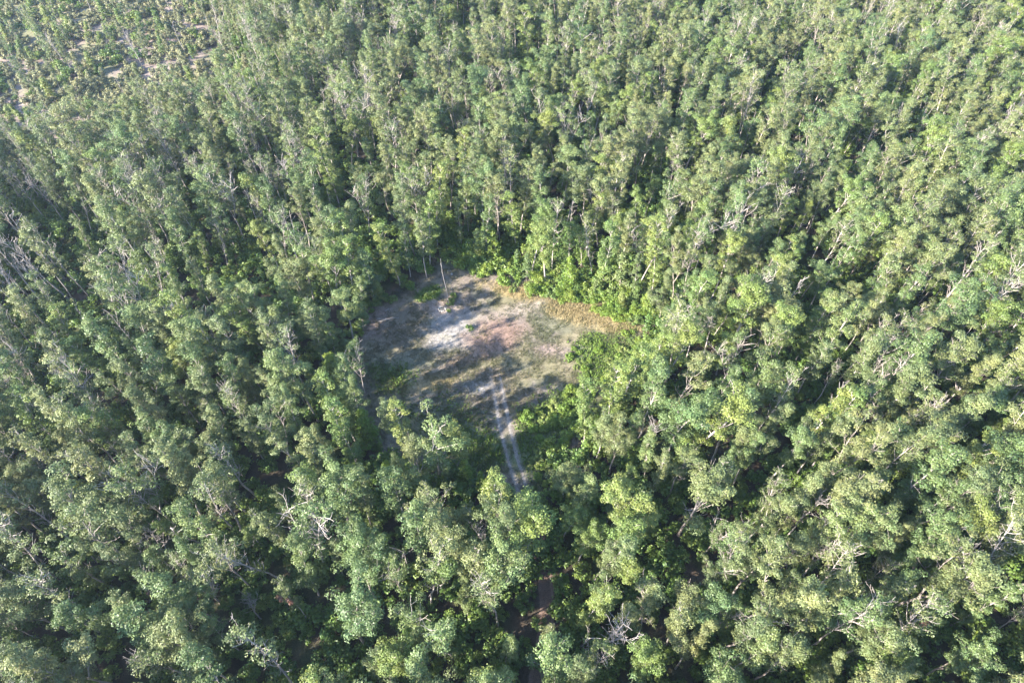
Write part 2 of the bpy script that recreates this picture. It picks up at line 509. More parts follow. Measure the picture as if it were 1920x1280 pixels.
AL, CLM = albedo(GX, GY)
ny, nx = GX.shape
gi = np.arange(ny * nx).reshape(ny, nx)
gf = np.stack([gi[:-1, :-1], gi[:-1, 1:], gi[1:, 1:], gi[1:, :-1]], -1).reshape(-1, 4)
gme = bpy.data.meshes.new('ground')


def soil_mat(name, fine=6.0):
    m, nt, p, out = new_mat(name)
    N, L = nt.nodes.new, nt.links.new
    at = N('ShaderNodeAttribute'); at.attribute_name = 'soil'
    tc = N('ShaderNodeTexCoord')
    nz = N('ShaderNodeTexNoise'); nz.inputs['Scale'].default_value = fine; nz.inputs['Detail'].default_value = 8; nz.inputs['Roughness'].default_value = .7
    nb = N('ShaderNodeTexNoise'); nb.inputs['Scale'].default_value = .9; nb.inputs['Detail'].default_value = 6
    L(tc.outputs['Object'], nz.inputs['Vector']); L(tc.outputs['Object'], nb.inputs['Vector'])
    r1 = N('ShaderNodeMapRange'); r1.inputs[1].default_value = .3; r1.inputs[2].default_value = .7; r1.inputs[3].default_value = .45; r1.inputs[4].default_value = 1.55
    r2 = N('ShaderNodeMapRange'); r2.inputs[1].default_value = .3; r2.inputs[2].default_value = .7; r2.inputs[3].default_value = .8; r2.inputs[4].default_value = 1.2
    L(nz.outputs['Fac'], r1.inputs[0]); L(nb.outputs['Fac'], r2.inputs[0])
    mm = N('ShaderNodeMath'); mm.operation = 'MULTIPLY'; L(r1.outputs[0], mm.inputs[0]); L(r2.outputs[0], mm.inputs[1])
    vs = N('ShaderNodeVectorMath'); vs.operation = 'SCALE'; L(at.outputs['Color'], vs.inputs[0]); L(mm.outputs[0], vs.inputs[3])
    L(vs.outputs[0], p.inputs['Base Color'])
    p.inputs['Roughness'].default_value = .95; p.inputs['Specular IOR Level'].default_value = .15
    bm = N('ShaderNodeBump'); bm.inputs['Strength'].default_value = .6; bm.inputs['Distance'].default_value = .12
    L(nz.outputs['Fac'], bm.inputs['Height']); L(bm.outputs[0], p.inputs['Normal'])
    return m


M['soil'] = soil_mat('ground_soil')
fill(gme, np.stack([GX, GY, GZ], -1).reshape(-1, 3), gf, None, [M['soil']], None, True)
ga = gme.attributes.new('soil', 'FLOAT_COLOR', 'POINT')
ga.data.foreach_set('color', np.c_[AL.reshape(-1, 3), np.ones(AL.size // 3)].astype(np.float32).ravel())
ground = bpy.data.objects.new('ground', gme); COL.objects.link(ground); ground['kind'] = 'structure'

# the track: two worn ruts, ragged at their edges
def resample(P, step):
    P = np.asarray(P); seg = np.r_[0, np.cumsum(np.hypot(*np.diff(P, axis=0).T))]
    s = np.arange(0, seg[-1], step)
    Q = np.c_[np.interp(s, seg, P[:, 0]), np.interp(s, seg, P[:, 1])]
    for _ in range(12): Q[1:-1] = (Q[:-2] + Q[1:-1] * 2 + Q[2:]) / 4
    return Q


tq = resample(TRACK, .3)
td = np.gradient(tq, axis=0); td /= np.linalg.norm(td, axis=1)[:, None]
tn = np.c_[-td[:, 1], td[:, 0]]
V, F, A, o = [], [], [], 0
tr_ = np.random.default_rng(5)
dcl = poly_dist(CLEAR, tq[:, 0], tq[:, 1])
for side in (-1, 1):
    off = side * (.80 + .1 * np.sin(np.arange(len(tq)) * .05 + side))
    fade = np.clip(np.arange(len(tq)) / 26, 0, 1)
    hw = (.19 + .13 * (vnoise(np.arange(len(tq)), side * 9 + 0 * off, 9, 3) - .5) + .10 * tr_.random(len(tq))) * (.15 + .85 * fade)
    m = len(tq)
    cols = []
    for k in (-1, -.5, 0, .5, 1):
        q = tq + tn * (off + k * hw * (1 + .5 * (tr_.random(m) - .5) * abs(k)))[:, None]
        z = ground_z(q[:, 0], q[:, 1]) + .012 + .012 * (1 - abs(k))
        cols.append(np.c_[q, z])
        base = np.where((dcl < 0)[:, None], np.array([[.165, .145, .128]]), np.array([[.125, .085, .066]]))
        A.append(base * (.8 + .4 * vnoise(q[:, 0], q[:, 1], .8, 7))[:, None])
    V.append(np.concatenate(cols))
    i = np.arange(m - 1)
    for k in range(4):
        F.append(np.stack([i + k * m, i + 1 + k * m, i + 1 + (k + 1) * m, i + (k + 1) * m], -1) + o)
    o += 5 * m
tme = bpy.data.meshes.new('dirt_track')
fill(tme, np.concatenate(V), np.concatenate(F), None, [M['soil']], None, True)
ta = tme.attributes.new('soil', 'FLOAT_COLOR', 'POINT')
AA = np.concatenate(A)
ta.data.foreach_set('color', np.c_[AA, np.ones(len(AA))].astype(np.float32).ravel())
track = bpy.data.objects.new('dirt_track', tme); COL.objects.link(track); track['kind'] = 'structure'


# ------------------------------------------------------------------ placing things
def empty(name, loc, rot=(0, 0, 0), s=(1, 1, 1)):
    o_ = bpy.data.objects.new(name, None)
    COL.objects.link(o_)
    o_.location = loc; o_.rotation_euler = rot; o_.scale = s
    o_.empty_display_size = .5
    return o_


def part(name, me, parent):
    o_ = bpy.data.objects.new(name, me); COL.objects.link(o_); o_.parent = parent
    return o_


def tag(o_, label, cat, group=None):
    o_['label'] = label; o_['category'] = cat
    if group: o_['group'] = group


# scatter tree stems over the visible ground and a margin (the margin shades what is seen)
def scatter(x0, x1, y0, y1, dmin, g, tries=14):
    cell = dmin / math.sqrt(2)
    nx_, ny_ = int((x1 - x0) / cell) + 1, int((y1 - y0) / cell) + 1
    grid = -np.ones((nx_, ny_), int)
    pts = []
    order = g.random((int(nx_ * ny_ * tries * .12), 2)) * np.array([x1 - x0, y1 - y0])
    for p in order:
        i, j = int(p[0] / cell), int(p[1] / cell)
        if grid[i, j] >= 0: continue
        ok = True
        for a in range(max(0, i - 2), min(nx_, i + 3)):
            for b in range(max(0, j - 2), min(ny_, j + 3)):
                k = grid[a, b]
                if k >= 0 and (pts[k][0] - p[0]) ** 2 + (pts[k][1] - p[1]) ** 2 < dmin * dmin:
                    ok = False; break
            if not ok: break
        if ok:
            grid[i, j] = len(pts); pts.append(p)
    return np.array(pts) + np.array([x0, y0])


TRACK_OPEN = ground_at(1005, 1000)[1]
TREES = []     # dicts: kind, form index, x, y, scale, rotation, tilt
tg = np.random.default_rng(21)
P = scatter(-235, 235, -40, 300, 2.75, tg)
dcl = poly_dist(CLEAR, P[:, 0], P[:, 1]); dtr = line_dist(TRACK, P[:, 0], P[:, 1]); dlg = poly_dist(LOGGED, P[:, 0], P[:, 1])
gap = fbm(P[:, 0], P[:, 1], 11, 71, 3)
side = sstep(-10, -70, P[:, 0])                       # the forest on the left is thinner and more bare-twigged
for k, (x, y) in enumerate(P):
    half = 70 + .52 * max(y, 0)
    if abs(x) > half + 30: continue
    if dcl[k] < .4 or dtr[k] < 1.35: continue
    u = tg.random(5)
    if dlg[k] < 0 or (dlg[k] < 9 and u[0] < .5):
        if u[1] < .74: continue
        kind = 'young' if u[2] < .72 else ('slim' if u[2] < .9 else 'dead')
        sc = .7 + .5 * u[3] if kind == 'young' else .5 + .2 * u[3]
    else:
        if u[0] < .16 + .65 * sstep(.45, .33, gap[k]): continue
        ps = .12 + .24 * side[k]; pd = .015 + .04 * side[k]; pl = .46
        if u[2] < pd: kind = 'dead'
        elif u[2] < pd + ps: kind = 'sparse'
        elif u[2] < pd + ps + pl: kind = 'slim'
        else: kind = 'broad'
        if dcl[k] < 8 and kind == 'dead': kind = 'slim'
        if dcl[k] < 5 and kind in ('broad', 'sparse') and u[4] < .7: kind = 'slim'
        if dtr[k] < (3.2 if y > TRACK_OPEN else 2.0 if kind == 'broad' else 1.35): continue
        sc = (.66 + .52 * u[3]) * (1 - .35 * sstep(22, 0, dlg[k]))
    fi = int(tg.integers(len(FORMS[kind])))
    if kind == 'slim' and dcl[k] < 8 and u[1] < .9: fi = 1 if u[3] < .45 else 2
    if kind == 'broad' and dcl[k] < 14 and x > 0 and u[1] < .5: fi = 2
    if kind == 'young': fi = 3 if u[4] < .65 else 2
    TREES.append(dict(kind=kind, form=fi, x=x, y=y, s=sc * (.97 + .06 * u[4]), rz=tg.random() * 6.28,
                      tx=tg.normal() * .045, ty=tg.normal() * .045))
# young trees fringe the clearing and the track
P = scatter(-45, 45, 30, 115, 2.4, tg)
dcl = poly_dist(CLEAR, P[:, 0], P[:, 1])
for k, (x, y) in enumerate(P):
    if -.2 < dcl[k] < 5.0 and tg.random() < .62 and line_dist(TRACK, x, y) > 2.5:
        TREES.append(dict(kind='young', form=int(tg.integers(3)), x=x, y=y, s=.5 + .75 * tg.random(), rz=tg.random() * 6.28, tx=0, ty=0))


def hero(px, py, kind, f, H, tilt=(0, 0), rz=None, room=None):
    """a tree whose foot shows at a pixel of the photograph"""
    c = ground_at(px, py)
    TREES[:] = [t for t in TREES if math.hypot(t['x'] - c[0], t['y'] - c[1]) > (room or (2.0 if kind != 'young' else 1.2)) or (room and t.get('hero'))]
    TREES.append(dict(kind=kind, form=f, x=c[0], y=c[1], s=H / FORMS[kind][f]['H'], rz=tg.random() * 6.28 if rz is None else rz, tx=tilt[0], ty=tilt[1], hero=True))


hero(790, 528, 'slim', 0, 19); hero(800, 520, 'slim', 3, 18)          # trunks standing free at the clearing's rim
hero(1110, 528, 'sparse', 1, 17); hero(1160, 548, 'young', 1, 10.5)
hero(1218, 530, 'slim', 2, 17); hero(1062, 520, 'broad', 2, 13)
hero(622, 712, 'young', 0, 8.5); hero(684, 735, 'sparse', 2, 13)
hero(745, 830, 'slim', 0, 13.5); hero(872, 868, 'slim', 2, 15); hero(790, 915, 'broad', 5, 15)
for px, py in [(60, 560), (84, 575), (100, 545), (112, 590), (70, 600), (128, 560), (95, 620), (50, 585), (120, 520), (135, 610)]:
    hero(px, py, 'dead', int(tg.integers(3)), 16 + 3 * tg.random(), (tg.normal() * .06, tg.normal() * .06), room=3.0)
hero(490, 1160, 'dead', 1, 8); hero(1740, 1110, 'dead', 1, 15); hero(1470, 1010, 'dead', 0, 14)
hero(330, 380, 'dead', 2, 18); hero(1640, 300, 'dead', 0, 15); hero(1830, 300, 'dead', 0, 15); hero(1850, 285, 'dead', 1, 15)
hero(1520, 820, 'dead', 2, 16)

for t in TREES:
    t['w'] = .84 + .34 * float(tg.random())
    t['z'] = float(ground_z(t['x'], t['y']))
    h = FORMS[t['kind']][t['form']]['H'] * t['s']
    t['h'] = h
    px, py, d = project(t['x'], t['y'], t['z'] + h * .85)
    t['seen'] = -25 < px < 1945 and -15 < py < 1330 and d > 20
    t['size'] = h / d
    t['dc'] = float(poly_dist(CLEAR, t['x'], t['y'])); t['dt'] = float(line_dist(TRACK, t['x'], t['y'])); t['dl'] = float(poly_dist(LOGGED, t['x'], t['y']))

# the 300 largest in the picture of each kind are things of their own
picked = []
for kind in ('broad', 'slim', 'sparse', 'dead', 'young'):
    ts = sorted([t for t in TREES if t['kind'] == kind and t['seen']], key=lambda t: (-bool(t.get('hero')), -t['size']))
    print('TREES', kind, len([t for t in TREES if t['kind'] == kind]), 'in view', len(ts))
    picked += ts[:300]
for t in picked: t['own'] = True

C_AX = CLEAR.mean(axis=0)


def where(t):
    x, y = t['x'], t['y']
    if t['dc'] < 3.2:
        a = math.atan2(y - C_AX[1], x - C_AX[0])
        if t['dt'] < 7: return 'where the track enters the clearing'
        if -.2 < a < 1.75: return 'behind the bright shrub belt'
        if 1.75 <= a < 2.75: return 'on the rim beyond the bare pole'
        if a >= 2.75 or a < -2.6: return 'on the rim by the fallen poles'
        if a < -1.5: return 'on the shaded rim near the track mouth'
        return 'on the weedy rim near the track mouth'
    if t['dt'] < 5: return 'beside the dirt track in the forest'
    if t['dl'] < 0: return 'on the sandy cut-over ground'
    if t['dl'] < 14: return 'at the edge of the sandy cut-over ground'
    if t['dc'] < 11: return 'one row back from the clearing rim'
    if t['dt'] < 13: return 'one row back from the dirt track'
    far = y > C_AX[1] + 14
    if far: return 'in closed forest beyond the clearing'
    if x < TRACK[4, 0]: return 'on the fallen-pole side of the track' if y < C_AX[1] - 18 else 'in forest past the fallen poles'
    return 'on the orange-grass side of the track' if y < C_AX[1] - 18 else 'in forest past the orange grass'


NOUN = dict(broad=('broadleaf_tree', 'leafy tree', 'tree'), slim=('slender_tree', 'tree', 'slender tree'), sparse=('sparse_tree', 'tree', 'half-bare tree'),
            dead=('dead_tree', 'dead tree', 'dead tree'), young=('young_tree', 'tree', 'young tree'))


def put_tree(t):
    fm = FORMS[t['kind']][t['form']]
    name, noun, cat = NOUN[t['kind']]
    o_ = empty(name, (t['x'], t['y'], t['z']), (t['tx'], t['ty'], t['rz']), (t['s'] * t['w'], t['s'] * t['w'], t['s']))
    part('trunk', fm['wood'], o_)
    if fm['leaf']: part('crown', fm['leaf'], o_)
    rel = t['s']
    sz = 'tall ' if t['h'] > 18.6 and t['kind'] != 'young' else ('short ' if t['h'] < (15.4 if t['kind'] != 'young' else 5.2) else '')
    if 'tall' in fm['look'] or 'small' in fm['look']: sz = ''
    w = where(t)
    ln = 'leaning ' if math.hypot(t['tx'], t['ty']) > .085 else ''
    lb = ln + sz + fm['look'] + ' ' + noun + ' ' + w
    i = t['i']; dd = (TX - t['x']) ** 2 + (TY - t['y']) ** 2; dd[i] = 1e9
    nb = ' next to a ' + dict(broad='broad', slim='slender', sparse='half-bare', dead='dead', young='young')[TREES[int(dd.argmin())]['kind']] + ' tree'
    if len((lb + nb).split()) <= 16: lb += nb
    tag(o_, lb, cat, 'set of ' + lb)
    return o_


TX, TY = np.array([t['x'] for t in TREES]), np.array([t['y'] for t in TREES])
for i, t in enumerate(TREES): t['i'] = i
for t in picked: t['obj'] = put_tree(t)


# everything beyond those: one mass of forest, one of undergrowth, instanced on points
def mass(name, label_kind, entries, meshes):
    col = bpy.data.collections.new(name + '_forms')
    for i, me in enumerate(meshes):
        ob = bpy.data.objects.new('%s_form_%03d' % (name, i), me); col.objects.link(ob)
    me = bpy.data.meshes.new(name)
    E = np.array([[e[0], e[1], e[2]] for e in entries])
    me.from_pydata(E.tolist(), [], [])
    a = me.attributes.new('form', 'INT', 'POINT'); a.data.foreach_set('value', np.array([e[3] for e in entries], np.int32))
    a = me.attributes.new('turn', 'FLOAT_VECTOR', 'POINT'); a.data.foreach_set('vector', np.array([e[4] for e in entries], np.float32).ravel())
    a = me.attributes.new('size', 'FLOAT_VECTOR', 'POINT'); a.data.foreach_set('vector', np.array([e[5] for e in entries], np.float32).ravel())
    ob = bpy.data.objects.new(name, me); COL.objects.link(ob)
    ob['kind'] = 'stuff'
    ng = bpy.data.node_groups.new(name, 'GeometryNodeTree')
    ng.interface.new_socket('Geometry', in_out='INPUT', socket_type='NodeSocketGeometry')
    ng.interface.new_socket('Geometry', in_out='OUTPUT', socket_type='NodeSocketGeometry')
    N, L = ng.nodes.new, ng.links.new
    gi_, go = N('NodeGroupInput'), N('NodeGroupOutput')
    ci = N('GeometryNodeCollectionInfo'); ci.inputs[0].default_value = col
    ci.inputs['Separate Children'].default_value = True; ci.inputs['Reset Children'].default_value = True
    ip = N('GeometryNodeInstanceOnPoints'); ip.inputs['Pick Instance'].default_value = True

    def attr(nm, ty):
        n = N('GeometryNodeInputNamedAttribute'); n.data_type = ty; n.inputs[0].default_value = nm
        return n.outputs[0]
    er = N('FunctionNodeEulerToRotation')
    L(attr('turn', 'FLOAT_VECTOR'), er.inputs[0]); L(er.outputs[0], ip.inputs['Rotation'])
    L(attr('form', 'INT'), ip.inputs['Instance Index']); L(attr('size', 'FLOAT_VECTOR'), ip.inputs['Scale'])
    L(gi_.outputs[0], ip.inputs['Points']); L(ci.outputs[0], ip.inputs['Instance']); L(ip.outputs[0], go.inputs[0])
    md = ob.modifiers.new('forms', 'NODES'); md.node_group = ng
    return ob


order, base_i = [], {}
for kind in ('broad', 'slim', 'sparse', 'dead', 'young'):
    base_i[kind] = len(order); order += [f['both'] for f in FORMS[kind]]
rest = [t for t in TREES if not t.get('own')]
far = mass('forest', 'forest', [(t['x'], t['y'], t['z'], base_i[t['kind']] + t['form'], (t['tx'], t['ty'], t['rz']), (t['s'] * t['w'], t['s'] * t['w'], t['s'])) for t in rest], order)
tag(far, 'dense mixed forest of slender grey-green trees stretching beyond the clearing', 'forest')

P = scatter(-215, 215, -10, 290, 1.95, tg)
dcl = poly_dist(CLEAR, P[:, 0], P[:, 1]); dtr = line_dist(TRACK, P[:, 0], P[:, 1])
un = []
for k, (x, y) in enumerate(P):
    if abs(x) > 76 + .52 * max(y, 0) or dcl[k] < .2 or dtr[k] < .95 or tg.random() < (.1 if poly_dist(LOGGED, x, y) > 0 else .32): continue
    un.append((x, y, float(ground_z(x, y)) - .05, int(tg.integers(2)) if poly_dist(LOGGED, x, y) > 4 or tg.random() < .12 else 2, (0, 0, tg.random() * 6.28), (.6 + .9 * tg.random(),) * 3))
ug = mass('undergrowth', 'undergrowth', un, [f['both'] for f in FORMS['under']])
tag(ug, 'dark green undergrowth covering the forest floor between the trunks', 'undergrowth')

# ------------------------------------------------------------------ shrubs round and in the clearing
SHRUBS = []
sg = np.random.default_rng(33)
P = scatter(-40, 42, 30, 115, 1.25, sg)
d = poly_dist(CLEAR, P[:, 0], P[:, 1]); dt_ = line_dist(TRACK, P[:, 0], P[:, 1])
BELT = np.array([ground_at(*p) for p in [(862, 475), (890, 489), (950, 508), (1040, 531), (1110, 551), (1175, 570), (1210, 586)]])
WEED1 = np.array([ground_at(*p) for p in [(1075, 640), (1190, 618), (1235, 660), (1180, 720), (1110, 720), (1060, 690)]])
WEED2 = np.array([ground_at(*p) for p in [(990, 770), (1060, 730), (1110, 740), (1090, 830), (1010, 880), (975, 860), (968, 810)]])
db = line_dist(BELT, P[:, 0], P[:, 1]); w1 = poly_dist(WEED1, P[:, 0], P[:, 1]); w2 = poly_dist(WEED2, P[:, 0], P[:, 1])
for k, (x, y) in enumerate(P):
    u = sg.random(4)
    if dt_[k] < 1.6: continue
    if db[k] < 3.6 + 2.0 * vnoise(x, y, 4, 81) and u[0] < .82:
        SHRUBS.append((x, y, int(u[1] * 2.4), .55 + .6 * u[2], 'in the bright belt along the far clearing rim', 'belt'))
    elif w2[k] < 0 and u[0] < .75:
        SHRUBS.append((x, y, int(u[1] * 3), .45 + .6 * u[2], 'in the thicket beside the track mouth', 'thicket'))
    elif w1[k] < 0 and u[0] < .6:
        SHRUBS.append((x, y, 2 if u[1] < .55 else 0, .4 + .45 * u[2], 'in the weedy corner below the orange grass', 'weeds'))
    elif -1.2 < d[k] < 2.4 and u[0] < .34:
        SHRUBS.append((x, y, int(u[1] * 3), .4 + .55 * u[2], 'at the shaded foot of the clearing rim trees', 'rim'))
for (px, py, f, s, w, n) in [(846, 568, 1, .62, 'at the foot of the lone bare pole', 'pole'), (850, 556, 0, .5, 'just behind the lone bare pole', 'pole2'),
                             (880, 616, 1, .55, 'alone on the pale sand by a short stake', 'stake'), (800, 552, 2, .5, 'in the grass patch near the fire ring', 'patch'),
                             (812, 546, 2, .55, 'in the grass patch near the fire ring', 'patch'), (806, 550, 0, .4, 'in the grass patch near the fire ring', 'patch'), (842, 584, 0, .35, 'right beside the fire ring', 'ring')]:
    c = ground_at(px, py); SHRUBS.append((c[0], c[1], f, s, w, n))
if len(SHRUBS) > 300: 
    keep = SHRUBS[-7:] + [SHRUBS[i] for i in sg.permutation(len(SHRUBS) - 7)[:293]]
    SHRUBS = keep
print('SHRUBS', len(SHRUBS))
for (x, y, f, s, w, n) in SHRUBS:
    f = min(f, 2); fm = FORMS['under'][0] if n in ('pole', 'pole2', 'stake', 'ring') else FORMS['shrub'][f]
    o_ = empty('shrub', (x, y, float(ground_z(x, y))), (0, 0, sg.random() * 6.28), (s, s, s * (.85 + .3 * sg.random())))
    part('stems', fm['wood'], o_); part('foliage', fm['leaf'], o_)
    sz = 'large ' if s > .9 else ('small ' if s < .5 else '')
    tag(o_, sz + fm['look'] + ' shrub ' + w, 'shrub', sz + fm['look'] + ' shrubs ' + w)

# ------------------------------------------------------------------ grass of the clearing (nobody could count it)
def grass(name, label, n, seed, dens, hgt, cols, wid=.10):
    g = np.random.default_rng(seed)
    x0, y0 = CLEAR.min(axis=0) - 3; x1, y1 = CLEAR.max(axis=0) + 3
    x = x0 + (x1 - x0) * g.random(n); y = y0 + (y1 - y0) * g.random(n)
    k = dens(x, y); ok = g.random(n) < k
    x, y = x[ok], y[ok]; m = len(x)
    z = ground_z(x, y)
    geo = Geo()
    for b in range(3):
        a = g.random(m) * 6.28; h = hgt(x, y) * (.5 + .9 * g.random(m)); w = wid * (.6 + .8 * g.random(m))
        ln = g.normal(size=(m, 2)) * (h * .45)[:, None]
        jx, jy = g.normal(size=m) * .09, g.normal(size=m) * .09
        bx = np.c_[x + jx - np.cos(a) * w / 2, y + jy - np.sin(a) * w / 2, z - .02]
        cx = np.c_[x + jx + np.cos(a) * w / 2, y + jy + np.sin(a) * w / 2, z - .02]
        tp = np.c_[x + jx + ln[:, 0], y + jy + ln[:, 1], z + h]
        t2 = tp + np.c_[np.cos(a) * w * .25, np.sin(a) * w * .25, -h * .05]
        geo.v.append(np.stack([bx, cx, t2, tp], 1).reshape(-1, 3)); geo.f.append(np.arange(m * 4).reshape(-1, 4) + geo.n); geo.n += m * 4
        geo.t.append(cols(x, y, g))
    me = geo.mesh(name, M['grass'])
    o_ = bpy.data.objects.new(name, me); COL.objects.link(o_); o_['kind'] = 'stuff'
    tag(o_, label, 'grass')
    print(name, m)
    return o_


mt, nt, pp, out = new_mat('grass_blades')
at = nt.nodes.new('ShaderNodeAttribute'); at.attribute_name = 'tint'
nt.links.new(at.outputs['Color'], pp.inputs['Base Color']); pp.inputs['Roughness'].default_value = .7; pp.inputs['Specular IOR Level'].default_value = .2
trn = nt.nodes.new('ShaderNodeBsdfTranslucent'); nt.links.new(at.outputs['Color'], trn.inputs[0])
mxs = nt.nodes.new('ShaderNodeMixShader'); mxs.inputs[0].default_value = .25
nt.links.new(pp.outputs[0], mxs.inputs[1]); nt.links.new(trn.outputs[0], mxs.inputs[2]); nt.links.new(mxs.outputs[0], out.inputs[0])
M['grass'] = mt


def turf_cols(x, y, g):
    a, _ = albedo(x, y)
    k = (.75 + .55 * g.random(len(x)))[:, None]
    gr = np.array([[.105, .130, .045]]); mixk = (.15 + .45 * fbm(x, y, 5, 91, 4))[:, None]
    return (a * (1 - mixk) + gr * mixk) * k


def turf_dens(x, y):
    dc = poly_dist(CLEAR, x, y)
    sand = np.clip(blob(x, y, 852, 606, 5.0, 4.2, 42, .55) + blob(x, y, 845, 640, 4.2, 2.0, 43, .5) + blob(x, y, 925, 632, 6.0, 3.6, 45, .55, .35) * .8, 0, 1)
    dt = line_dist(TRACK, x, y)
    rut = np.where((np.abs(dt - .8) < .45) & (y < TRACK[0, 1] - 2), .12, 1)
    return sstep(1.5, -1, dc) * (.06 + .94 * sstep(.40, .60, .5 * fbm(x, y, 6, 93, 5) + .5 * fbm(x, y, 1.3, 94, 3))) * (1 - .9 * sand) * rut


grass('turf_grass', 'short patchy grey-green grass over the worn clearing', 160000, 51, turf_dens, lambda x, y: .16 + .12 * fbm(x, y, 4, 95, 3), turf_cols, .07)
grass('tussock_grass', 'coarse tussocks of grey-green grass dotted over the worn clearing', 70000, 54,
      lambda x, y: sstep(.60, .68, fbm(x, y, .9, 96, 2)) * sstep(.36, .56, fbm(x, y, 7, 97, 3)) * turf_dens(x, y) ** .5, lambda x, y: .34 + 0 * x,
      lambda x, y, g: turf_cols(x, y, g) * .5 + np.array([[.055, .065, .025]]) * (.6 + .7 * g.random((len(x), 1))), .06)
STRAW = lambda x, y: np.clip(blob(x, y, 1118, 590, 9, 2.9, 49, .65, -.35) + .3 * blob(x, y, 960, 542, 6.0, 2.0, 50, .6, -.3), 0, 1)
grass('straw_grass', 'tall dry orange grass along the sunny clearing rim', 150000, 52, STRAW, lambda x, y: .42 + 0 * x,
      lambda x, y, g: np.array([[.34, .27, .14]]) * (.65 + .6 * g.random((len(x), 1))) * np.array([[1, 1, 1]]), .055)
FORB = lambda x, y: np.clip(blob(x, y, 806, 550, 2.4, 1.5, 53, .5, .4) + .9 * blob(x, y, 1135, 665, 7, 5, 54, .5, .5) + .9 * blob(x, y, 1050, 775, 7, 4.5, 55, .5, .6) + .5 * blob(x, y, 730, 705, 4, 3, 56, .5) + .3 * blob(x, y, 850, 790, 8, 5, 57, .6) + .8 * blob(x, y, 900, 845, 5, 4, 62, .6) + .8 * blob(x, y, 990, 850, 4, 5, 63, .6), 0, 1) * (line_dist(TRACK, x, y) > 1.5)
grass('green_weeds', 'lush low green weeds on the right of the clearing', 60000, 53, FORB, lambda x, y: .38 + 0 * x,
      lambda x, y, g: np.array([[.115, .175, .036]]) * (.6 + .7 * g.random((len(x), 1))) * np.array([[1, 1, 1]]), .17)

# ------------------------------------------------------------------ things in the clearing
def pole_thing(name, label, cat, px, py, h, r, seed, lean=(0, 0), group=None, knots=5):
    g = np.random.default_rng(seed); c = ground_at(px, py); z = float(ground_z(c[0], c[1]))
    o_ = empty(name, (c[0], c[1], z), (lean[0], lean[1], g.random() * 6))
    w = Geo(); st = bend((0, 0, -.4), (0, 0, 1), h + .4, 12, g, .025, .03)
    w.tube(st, np.linspace(r * 1.15, r * .45, 13), 8)
    part('stem', w.mesh('stem', M['bark_dead'], True), o_)
    for i in range(knots):
        t = .35 + .6 * i / knots; a = g.random() * 6.28
        b = Geo(); b.tube(bend(interp(st, t), (math.cos(a), math.sin(a), .7), .5 + .6 * g.random(), 3, g, .1), np.linspace(r * .35, r * .12, 4), 4)
        part('stub', b.mesh('stub', M['bark_dead'], True), o_)
    tag(o_, label, cat, group)
    return o_


pole_thing('bare_pole', 'tall bare bleached pole standing alone in the clearing', 'dead trunk', 841, 572, 12.7, .065, 61)
pole_thing('stake', 'short pale broken stake beside a bush on the sand', 'stake', 878, 616, 1.7, .09, 62, knots=1)


def fallen(px1, py1, px2, py2, r, seed, label, name='fallen_pole', cat='log'):
    g = np.random.default_rng(seed); a, b = ground_at(px1, py1), ground_at(px2, py2)
    za, zb = float(ground_z(*a)), float(ground_z(*b))
    o_ = empty(name, (a[0], a[1], za))
    n = 9; t = np.linspace(0, 1, n)[:, None]
    xy = a + (b - a) * t
    z = ground_z(xy[:, 0], xy[:, 1]) + r * .8
    p = np.c_[xy - a, z - za]; p[1:-1, :2] += g.normal(size=(n - 2, 2)) * .06
    w = Geo(); w.tube(p, np.linspace(r, r * .5, n), 7)
    part('stem', w.mesh('stem', M['bark_dead'], True), o_)
    for i in range(3):
        q = interp(p, .45 + .17 * i); an = g.random() * 6.28
        s = Geo(); s.tube(bend(q, (math.cos(an), math.sin(an), .35), .6 + .6 * g.random(), 3, g, .1), np.linspace(r * .4, r * .15, 4), 4)
        part('branch_stub', s.mesh('branch_stub', M['bark_dead'], True), o_)
    tag(o_, label, cat, None)


fallen(706, 598, 748, 595, .11, 71, 'longest fallen bleached pole lying at the shaded clearing rim')
fallen(708, 602, 738, 594, .09, 72, 'thin fallen pole crossing the longer one at the clearing rim')
fallen(704, 594, 732, 600, .08, 73, 'short fallen pole under the crossed ones at the clearing rim')
fallen(722, 582, 730, 578, .12, 74, 'stubby pale broken branch lying alone near the rim', 'fallen_branch', 'branch')

# fire ring
mr, ntr, pr, _ = new_mat('ring_stone')
nzr = ntr.nodes.new('ShaderNodeTexNoise'); nzr.inputs['Scale'].default_value = 4; rr_ = ntr.nodes.new('ShaderNodeValToRGB')
rr_.color_ramp.elements[0].color = (.20, .18, .165, 1); rr_.color_ramp.elements[1].color = (.36, .33, .30, 1)
ntr.links.new(nzr.outputs['Fac'], rr_.inputs[0]); ntr.links.new(rr_.outputs[0], pr.inputs['Base Color']); pr.inputs['Roughness'].default_value = .9
ma, nta, pa, _ = new_mat('fire_ash')
nza = nta.nodes.new('ShaderNodeTexNoise'); nza.inputs['Scale'].default_value = 7; ra = nta.nodes.new('ShaderNodeValToRGB')
ra.color_ramp.elements[0].color = (.03, .028, .027, 1); ra.color_ramp.elements[1].color = (.12, .11, .105, 1)
nta.links.new(nza.outputs['Fac'], ra.inputs[0]); nta.links.new(ra.outputs[0], pa.inputs['Base Color']); pa.inputs['Roughness'].default_value = 1


